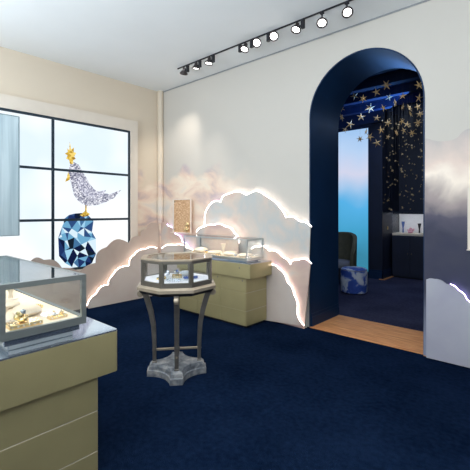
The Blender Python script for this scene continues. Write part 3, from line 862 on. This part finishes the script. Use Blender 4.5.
def leg(a):
    prof = [(.205, .105), (.205, .20), (.207, .32), (.215, .45), (.240, .58), (.274, .70), (.305, .778)]
    b = NB(); ca, sa = math.cos(a), math.sin(a)
    rings_ = []
    for i, (r, z) in enumerate(prof):
        wd = .017 + .005 * i / 6; th = .015 + .002 * i
        rings_.append([b.verts.new(((r + dr) * ca - dw * sa, (r + dr) * sa + dw * ca, z)) for dr, dw in ((th, -wd), (th, wd), (-th, wd), (-th, -wd))])
    for A, B_ in zip(rings_, rings_[1:]):
        for k in range(4): b.faces.new((A[k], A[(k + 1) % 4], B_[(k + 1) % 4], B_[k]))
    b.faces.new(rings_[0]); b.faces.new(rings_[-1])
    bmesh.ops.bevel(b, geom=list(b.edges), offset=.0025, segments=1, affect='EDGES')
    o = obj('leg', b, M['pewter'], tb)
    R_ = Matrix.Rotation(a, 4, 'Z') @ Matrix.Translation((.332, 0, .742)) @ Matrix.Rotation(PI / 2, 4, 'X') @ Matrix.Translation((0, 0, -.022))
    s = obj('scroll', lathe(NB(), [(0, 0), (.012, 0), (.014, .004), (.028, .004), (.030, .008), (.030, .036), (.028, .040), (.014, .040), (.012, .044), (0, .044)], 18, R_), M['pewter_pale'], o, smooth=True)
    bf = NB(); box(bf, -.02, .02, -.02, .02, .100, .118, .003, 1)
    bmesh.ops.transform(bf, matrix=Matrix.Rotation(a, 4, 'Z') @ Matrix.Translation((.205, 0, 0)), verts=bf.verts)
    obj('foot_collar', bf, M['pewter'], o)
for q in range(4): leg(q * PI / 2)
b = NB()
box(b, -.225, .225, -.009, .009, .212, .232, .003, 1); box(b, -.009, .009, -.225, .225, .212, .232, .003, 1)
obj('stretcher', b, M['pewter_pale'], tb)
obj('ring_boss', lathe(NB(), [(0, .205), (.022, .205), (.03, .222), (.022, .24), (0, .245)], 14), M['pewter'], tb, smooth=True)
obj('apron', octo(NB(), .315, ZPL - .035, ZPL - .004, .335), M['black_metal'], tb)
obj('table_top', octo(octo(NB(), .348, ZPL - .004, ZPL + .022), .348, ZPL + .022, ZPL + .036, .325), M['pewter_pale'], tb)
CB, CT = ZPL + .036, 1.076
AP = .314
def ringoct(bm, a_out, a_in, z0, z1):
    Ro, Ri = a_out / math.cos(PI / 8), a_in / math.cos(PI / 8)
    V = []
    for R, z in ((Ro, z0), (Ro, z1), (Ri, z1), (Ri, z0)):
        V.append([bm.verts.new((R * math.cos(PI / 8 + k * PI / 4), R * math.sin(PI / 8 + k * PI / 4), z)) for k in range(8)])
    for i in range(4):
        A, B_ = V[i], V[(i + 1) % 4]
        for k in range(8): bm.faces.new((A[k], A[(k + 1) % 8], B_[(k + 1) % 8], B_[k]))
    return bm
b = NB(); ringoct(b, AP, AP - .024, CB, CB + .040); ringoct(b, AP, AP - .03, CT - .03, CT - .006)
obj('case_rails', b, M['case_bronze'], tb)
obj('lid_rim', ringoct(ringoct(NB(), AP - .043, AP - .046, CT - .026, CT - .006), AP + .006, AP - .045, CT - .006, CT + .006), M['pewter_pale'], tb)
Rc = (AP - .006) / math.cos(PI / 8)
for k in range(8):
    b = NB(); box(b, -.018, .006, -.020, .020, CB + .02, CT - .01, .002, 1)
    bmesh.ops.transform(b, matrix=Matrix.Rotation(PI / 8 + k * PI / 4, 4, 'Z') @ Matrix.Translation((Rc - .004, 0, 0)), verts=b.verts)
    obj('case_post', b, M['case_bronze'], tb)
for k in range(8):
    a = k * PI / 4; hwid = AP * math.tan(PI / 8) - .015
    b = NB(); box(b, AP - .016, AP - .011, -hwid, hwid, CB + .038, CT - .028)
    bmesh.ops.transform(b, matrix=Matrix.Rotation(a, 4, 'Z'), verts=b.verts)
    obj('pane', b, M['pane'], tb)
obj('lid_glass', octo(NB(), AP - .044, CT - .004, CT + .002), M['lid'], tb)
obj('deck', octo(NB(), AP - .024, CB, CB + .034), M['white_deck'], tb)
obj('light_ring', ringoct(NB(), AP - .032, AP - .040, CT - .018, CT - .010), M['led_case_cool'], tb)
ZD = CB + .034
TM = Matrix.Translation((TX, TY, 0)) @ Matrix.Rotation(trz, 4, 'Z')
def tl(x, y): v = TM @ Vector((x, y, 0)); return v.x, v.y
x_, y_ = tl(.16, -.03); bracelet('silver bracelet at the front of the octagonal case', x_, y_, ZD, .06, .008, M['silver'], .4)
x_, y_ = tl(.04, .12); bracelet('dark blue stone bracelet at right of the octagonal case', x_, y_, ZD, .055, .009, M['blue_gem'], 1.0)
x_, y_ = tl(.05, -.14); bracelet('gold bracelet at left of the octagonal case', x_, y_, ZD, .05, .008, M['gold'], 2.0)
x_, y_ = tl(-.02, 0); plinth('low gold plinth at the middle of the octagonal case', x_, y_, ZD, .09, .09, .025, trz, 4); rock('blue stone brooch on the low plinth of the octagonal case', x_, y_, ZD + .025, .05, M['silver'], M['blue_gem'], 31)
x_, y_ = tl(-.15, .08); cushion('white cushion at the back of the octagonal case', x_, y_, ZD, .13, .11, .04, M['white_deck'], trz)
x_, y_ = tl(-.15, -.09); rock('silver brooch at the back left of the octagonal case', x_, y_, ZD, .05, M['silver'], M['silver'], 33)

# ------------------------------------------------------------------ track lights
TY0 = 3.70
xt0, xt1 = P(178, 68, Y=TY0).x, -1.2
t = thing('lighting_track', 'slim dark lighting track along the ceiling before the arch wall', 'track', ((xt0 + xt1) / 2, TY0, ZC - .012))
hl = (xt1 - xt0) / 2
b = NB(); box(b, -hl, hl, -.009, -.005, 0, .012); box(b, -hl, hl, .005, .009, 0, .012); box(b, -hl, hl, -.005, .005, .006, .012)
obj('rail', b, M['black_metal'], t)
for s_ in (-1, 1): obj('end_cap', box(NB(), s_ * hl - .006, s_ * hl + .006, -.010, .010, -.001, .012), M['black_metal'], t)
# (photo column, aim, label, side the driver block hangs on, drop of the head)
heads = [(184, (-5.3, 4.2, 2.2), 'black spotlight at the far left end of the track', 1, .07),
         (196, (-4.6, 3.9, .8), 'second spotlight from the left on the track', 1, .06),
         (209, (-4.1, 3.4, .8), 'third spotlight from the left, last of the left cluster', 1, .06),
         (245, (-3.2, 2.6, .9), 'spotlight at the left of the middle cluster of three', -1, .06),
         (257, (-1.6, 1.3, 1.0), 'middle spotlight of the middle cluster of three', -1, .05),
         (274, (-1.4, 1.3, 1.1), 'round bright spotlight at the right of the middle cluster', -1, .05),
         (296.5, (-2.5, 2.6, .8), 'downturned spotlight right of the middle cluster', 1, .06),
         (322, (-1.1, 2.0, .6), 'second spotlight from the right end of the track', 0, .10),
         (347, (-.6, 2.3, 1.1), 'spotlight nearest the arch top at the right end', 0, .09)]
for px, aim, lab, side, drop in heads:
    x = P(px, 65 - (px - 184) * .384, Y=TY0).x
    t = thing('track_spotlight', lab, 'spotlight', (x, TY0, ZC - .012), 0, 'spotlights on the ceiling track')
    piv = Vector((0, 0, -drop))
    d = (Vector(aim) - (Vector((x, TY0, ZC - .012)) + piv)).normalized()
    if side:
        obj('driver', box(NB(), side * .085 - .021, side * .085 + .021, -.018, .018, -.10, -.001, .004, 1), M['black_metal'], t)
        b = NB(); tube(b, [(side * .07, 0, -.06), (side * .03, 0, -.06), piv], .011, 8); obj('yoke', b, M['black_metal'], t)
    else:
        obj('driver', box(NB(), -.022, .022, -.016, .016, -.022, -.001, .004, 1), M['black_metal'], t)
        b = NB(); tube(b, [(0, 0, -.02), piv], .009, 8); obj('yoke', b, M['black_metal'], t)
    R_ = Matrix.Translation(piv - d * .02) @ d.to_track_quat('Z', 'Y').to_matrix().to_4x4()
    h = obj('housing', lathe(NB(), [(0, -.035), (.020, -.035), (.024, -.027), (.024, .0), (.038, .018), (.053, .038), (.060, .046), (.060, .060), (.054, .060), (.042, .053), (.042, .048), (0, .048)], 24, R_), M['lamp_metal'], t, smooth=True)
    obj('lens', lathe(NB(), [(0, .056), (.026, .055), (.042, .052), (.042, .049), (0, .049)], 24, R_), M['lens'], h, smooth=True)
    l = bpy.data.lights.new('spot', 'SPOT'); l.energy = 50 if px < 250 else 30; l.spot_size = math.radians(62); l.spot_blend = .9; l.shadow_soft_size = .05; l.color = (1.0, .91, .80)
    lo = bpy.data.objects.new('spot_lamp', l); C.objects.link(lo); lo.parent = t
    lo.location = piv + d * .065; lo.rotation_euler = d.to_track_quat('-Z', 'Y').to_euler()

# ------------------------------------------------------------------ rear salon
def salon_screen_mat():
    m, nt, o = newmat('salon_screen'); L = nt.links.new
    e = N(nt, 'ShaderNodeEmission'); e.inputs[1].default_value = 1.0
    tc = N(nt, 'ShaderNodeTexCoord'); sp = N(nt, 'ShaderNodeSeparateXYZ'); L(tc.outputs['Object'], sp.inputs[0])
    n1 = N(nt, 'ShaderNodeTexNoise'); n1.inputs['Scale'].default_value = .9; L(tc.outputs['Object'], n1.inputs['Vector'])
    a = N(nt, 'ShaderNodeMath', operation='MULTIPLY_ADD'); a.inputs[1].default_value = .9; L(n1.outputs['Fac'], a.inputs[0]); L(sp.outputs['Z'], a.inputs[2])
    dv = N(nt, 'ShaderNodeMath', operation='DIVIDE'); dv.inputs[1].default_value = 3.8; L(a.outputs[0], dv.inputs[0])
    rp = ramp(nt, [(0.20, (0.035, 0.20, 0.31)), (0.36, (0.05, 0.30, 0.50)), (0.52, (0.08, 0.37, 0.66)), (0.61, (0.30, 0.48, 0.70)), (0.72, (0.54, 0.56, 0.70)), (0.87, (0.40, 0.54, 0.75)), (1.0, (0.28, 0.46, 0.72))])
    L(dv.outputs[0], rp.inputs[0]); L(rp.outputs[0], e.inputs[0]); L(e.outputs[0], o.inputs[0])
    return m
t = thing('glowing_screen', 'tall glowing sky blue screen seen through the arch', 'screen', (-4.3, YS - .02, .12))
obj('display', box(NB(), -.95, PX0 + 4.3 - .012, -.01, .018, .02, 3.24), salon_screen_mat(), t)
b = NB(); box(b, -.97, -.95, -.016, .018, 0, 3.26); box(b, PX0 + 4.3 - .012, PX0 + 4.3, -.016, .018, 0, 3.26); box(b, -.95, PX0 + 4.3 - .012, -.016, .018, 3.24, 3.26); box(b, -.95, PX0 + 4.3 - .012, -.016, .018, 0, .02)
obj('bezel', b, M['navy'], t)
# stool
sx, sy = -3.0, 6.60
t = thing('drum_stool', 'round stool covered in blue and white floral fabric', 'stool', (sx, sy, 0))
obj('drum', lathe(NB(), [(0, .012), (.215, .012), (.232, .03), (.238, .2), (.236, .40), (.226, .435), (.20, .452), (0, .46)], 36), M['floral'], t, smooth=True)
obj('top_piping', tube(NB(), [(.231 * math.cos(2 * PI * k / 36), .231 * math.sin(2 * PI * k / 36), .425) for k in range(36)], .006, 6, True), M['grey_cushion'], t)
obj('plinth', lathe(NB(), [(0, 0), (.20, 0), (.20, .012), (0, .012)], 30), M['dark_fabric'], t)
# armchair
cx, cy = -3.66, 7.30
t = thing('tub_armchair', 'olive high backed tub armchair by the blue screen', 'armchair', (cx, cy, 0))
def shell(bm, r, th, z0, zf, a0, a1, n=20):
    V = []
    for i in range(n + 1):
        a = a0 + (a1 - a0) * i / n
        h = zf(i / n)
        ring = []
        for rr, z in ((r, z0), (r + .015, h - .02), (r - th / 2, h), (r - th, h - .02), (r - th, z0)):
            ring.append(bm.verts.new((rr * math.cos(a), rr * math.sin(a), z)))
        V.append(ring)
    for A, B_ in zip(V, V[1:]):
        for k in range(5): bm.faces.new((A[k], A[(k + 1) % 5], B_[(k + 1) % 5], B_[k]))
    bm.faces.new(V[0]); bm.faces.new(V[-1])
    return bm
obj('back_shell', shell(NB(), .36, .07, .12, lambda s: 1.05 - .42 * abs(2 * s - 1) ** 3.2, math.radians(-12), math.radians(192)), M['olive'], t, smooth=True)
obj('seat_base', lathe(NB(), [(0, .11), (.28, .11), (.288, .13), (.288, .34), (0, .34)], 28), M['dark_fabric'], t, smooth=True)
obj('seat_cushion', lathe(NB(), [(0, .34), (.27, .34), (.283, .365), (.283, .43), (.26, .46), (0, .475)], 28), M['grey_cushion'], t, smooth=True)
for a in (45, 135, 225, 315):
    lx, ly = .21 * math.cos(math.radians(a)), .21 * math.sin(math.radians(a))
    obj('leg', lathe(NB(), [(0, 0), (.012, 0), (.02, .12), (0, .12)], 10, Matrix.Translation((lx, ly, 0))), M['black_metal'], t, smooth=True)
# lit case in the alcove
qx0, qx1, qy0, qy1 = -3.055, -2.30, 8.72, 9.20
t = thing('lit_pedestal_case', 'navy pedestal with bright lit glass case in the rear alcove', 'display case', ((qx0 + qx1) / 2, (qy0 + qy1) / 2, 0))
hx, hy = (qx1 - qx0) / 2, (qy1 - qy0) / 2
obj('pedestal', box(NB(), -hx, hx, -hy, hy, .03, .95, .004, 1), M['navy_dark'], t)
b = NB(); box(b, -hx + .01, -.004, -hy - .012, -hy, .06, .92, .002, 1); d_ = obj('door', b, M['navy_dark'], t)
obj('knob', lathe(NB(), [(0, 0), (.01, 0), (.012, .01), (0, .016)], 10, Matrix.Translation((-.04, -hy - .012, .55)) @ Matrix.Rotation(PI / 2, 4, 'X')), M['gold'], d_)
b = NB(); box(b, .004, hx - .01, -hy - .012, -hy, .06, .92, .002, 1); d_ = obj('door', b, M['navy_dark'], t)
obj('knob', lathe(NB(), [(0, 0), (.01, 0), (.012, .01), (0, .016)], 10, Matrix.Translation((.04, -hy - .012, .55)) @ Matrix.Rotation(PI / 2, 4, 'X')), M['gold'], d_)
obj('plinth', box(NB(), -hx + .03, hx - .03, -hy + .03, hy - .03, 0, .03), M['black_metal'], t)
obj('deck', box(NB(), -hx, hx, -hy, hy, .95, 1.0, .003, 1), M['cream'], t)
for sy_ in (-1, 1): obj('pane', box(NB(), -hx, hx, sy_ * (hy - .004) - .004, sy_ * (hy - .004) + .004, 1.0, 1.47), M['pane'], t)
for sx_ in (-1, 1): obj('pane', box(NB(), sx_ * (hx - .004) - .004, sx_ * (hx - .004) + .004, -hy + .008, hy - .008, 1.0, 1.47), M['pane'], t)
obj('lid', box(box(NB(), -hx, hx, -hy, hy, 1.47, 1.485), -hx + .01, hx - .01, -hy + .012, -hy + .018, 1.435, 1.47), M['navy_dark'], t)
obj('back_board', box(NB(), -hx + .01, hx - .01, hy - .03, hy - .012, 1.0, 1.47), M['white_deck'], t)
obj('light_strip', box(NB(), -hx + .03, hx - .03, -hy + .03, -hy + .05, 1.458, 1.469), emit('alcove_led', (0.95, 0.97, 1.0), 26.0), t)
qz = 1.0
rock('pink gem brooch in the lit alcove case', -2.70, 8.86, qz, .13, M['pink_gem'], M['pink_gem'], 41)
stand('small dark stand at left of the alcove case', -2.88, 8.92, qz, .05, .26, M['blue_gem'])
stand('second dark stand behind the pink brooch in the alcove case', -2.55, 8.98, qz, .05, .22, M['dark_fabric'])
t = thing('wall_switch', 'small brass switch plate on the dark rear pillar', 'switch', (PX1, 8.55, 1.12))
obj('plate', box(NB(), 0, .008, -.04, .04, -.04, .04, .002, 1), M['gold'], t); obj('toggle', box(NB(), .008, .02, -.008, .008, -.012, .012), M['gold'], t)

# gold stars on threads
def star_mesh(name, n=5, r0=1.0, r1=.27, th=.22):
    bm = NB()
    ring = []
    for k in range(2 * n):
        a = PI * k / n; r = r0 if k % 2 == 0 else r1
        ring.append(bm.verts.new((r * math.sin(a), 0, r * math.cos(a))))
    f = bm.verts.new((0, -th, 0)); bk = bm.verts.new((0, th, 0))
    for k in range(2 * n):
        bm.faces.new((ring[k], ring[(k + 1) % (2 * n)], f)); bm.faces.new((ring[(k + 1) % (2 * n)], ring[k], bk))
    bmesh.ops.recalc_face_normals(bm, faces=bm.faces)
    me = bpy.data.meshes.new(name); bm.to_mesh(me); bm.free(); me.materials.append(M['gold_soft']); return me
star_a = star_mesh('star_points', 5); star_b = star_mesh('star_points_six', 6, 1, .32)
M['gold_soft'] = mat('curtain_gold', (0.46, 0.32, 0.16), 0.45, metal=0.3, var=0.35, scale=30)
star_c = star_mesh('curtain_star', 5); star_d = star_mesh('curtain_star_six', 6, 1, .42)
thr = bpy.data.meshes.new('thread'); b = NB(); tube(b, [(0, 0, 0), (0, 0, 1)], .0008, 3); b.to_mesh(thr); b.free(); thr.materials.append(M['black_metal'])
big = [(386.5, 85, 5.6), (376.4, 92, 5.2), (354.6, 96, 4.8), (363, 98.7, 4.4), (389, 97, 4.2), (402.7, 96, 4.4), (419.4, 85, 5.5), (419, 98, 5), (395, 103, 4.6), (370, 108, 5.2), (383.5, 108, 4.6), (402.7, 107, 3.8), (409.7, 108, 4.4), (418, 107, 4.4), (410.7, 114, 4), (420, 114, 4.4), (361, 117, 4.8), (377, 118, 4), (341.5, 117, 5), (350, 124.5, 5), (345, 130, 3.6), (388, 123, 4.4), (381, 130, 4.4), (370, 136.7, 4.8), (360, 139, 3.8), (377, 143, 4.6), (366, 131.6, 3.6), (418, 122.5, 4.4), (407, 124.5, 4), (403.7, 130.6, 4), (396.6, 132.6, 3.8), (402, 121.5, 3.6), (342, 109, 3.2), (412, 133, 3.6), (388, 137, 3.2)]
rnd = random.Random(11)
hung = []
def star(px, py, ya_, yb_, rp, label, group, me, ztop):
    px0, py0 = px, py
    for trial in range(120):     # hang it clear of its neighbours and of their threads
        if trial > 30 and rp < 2.5: px = min(424, max(379, px0 + rnd.uniform(-12, 12)))
        c = P(px, py, Y=rnd.uniform(ya_, yb_))
        r = rp * (c - Vector((0, 0, CAM_H))).dot(FWD) / FPX
        if all(math.hypot(c.x - q.x, c.y - q.y) > r + rq + .004 for q, rq in hung): break
    hung.append((c, r))
    o = bpy.data.objects.new('gold_star', me); C.objects.link(o)
    o.location = c
    o.rotation_euler = (rnd.uniform(-.4, .4), rnd.uniform(-.5, .5), YAW + rnd.uniform(-.8, .8))
    o.scale = (r, r, r)
    tag(o, label, 'star', group)
    th = bpy.data.objects.new('thread', thr); C.objects.link(th); th.parent = o
    # thread hangs straight up from the star to the ceiling
    th.matrix_parent_inverse = (Matrix.Translation(c) @ o.rotation_euler.to_matrix().to_4x4() @ Matrix.Diagonal((r, r, r, 1))).inverted()
    th.location = c; th.scale = (1, 1, max(.02, ztop - c.z))
    return o
for i, (px, py, rp) in enumerate(big):
    star(px, py, 5.2, 6.8, rp, 'large pale gold star hanging in the upper part of the arch', 'large gold stars hanging inside the arch', star_a if i % 3 else star_b, ZS)
for i in range(150):
    px = 379 + 45 * rnd.random() ** .85; py = 118 + 92 * rnd.random()
    if px < 383 and py > 150: px += 8
    star(px, py, 6.9, 8.18, rnd.uniform(.6, 1.5), 'tiny gold star in the curtain of stars above the lit alcove case', 'tiny gold stars in the rear curtain', star_c if i % 2 else star_d, ZS)
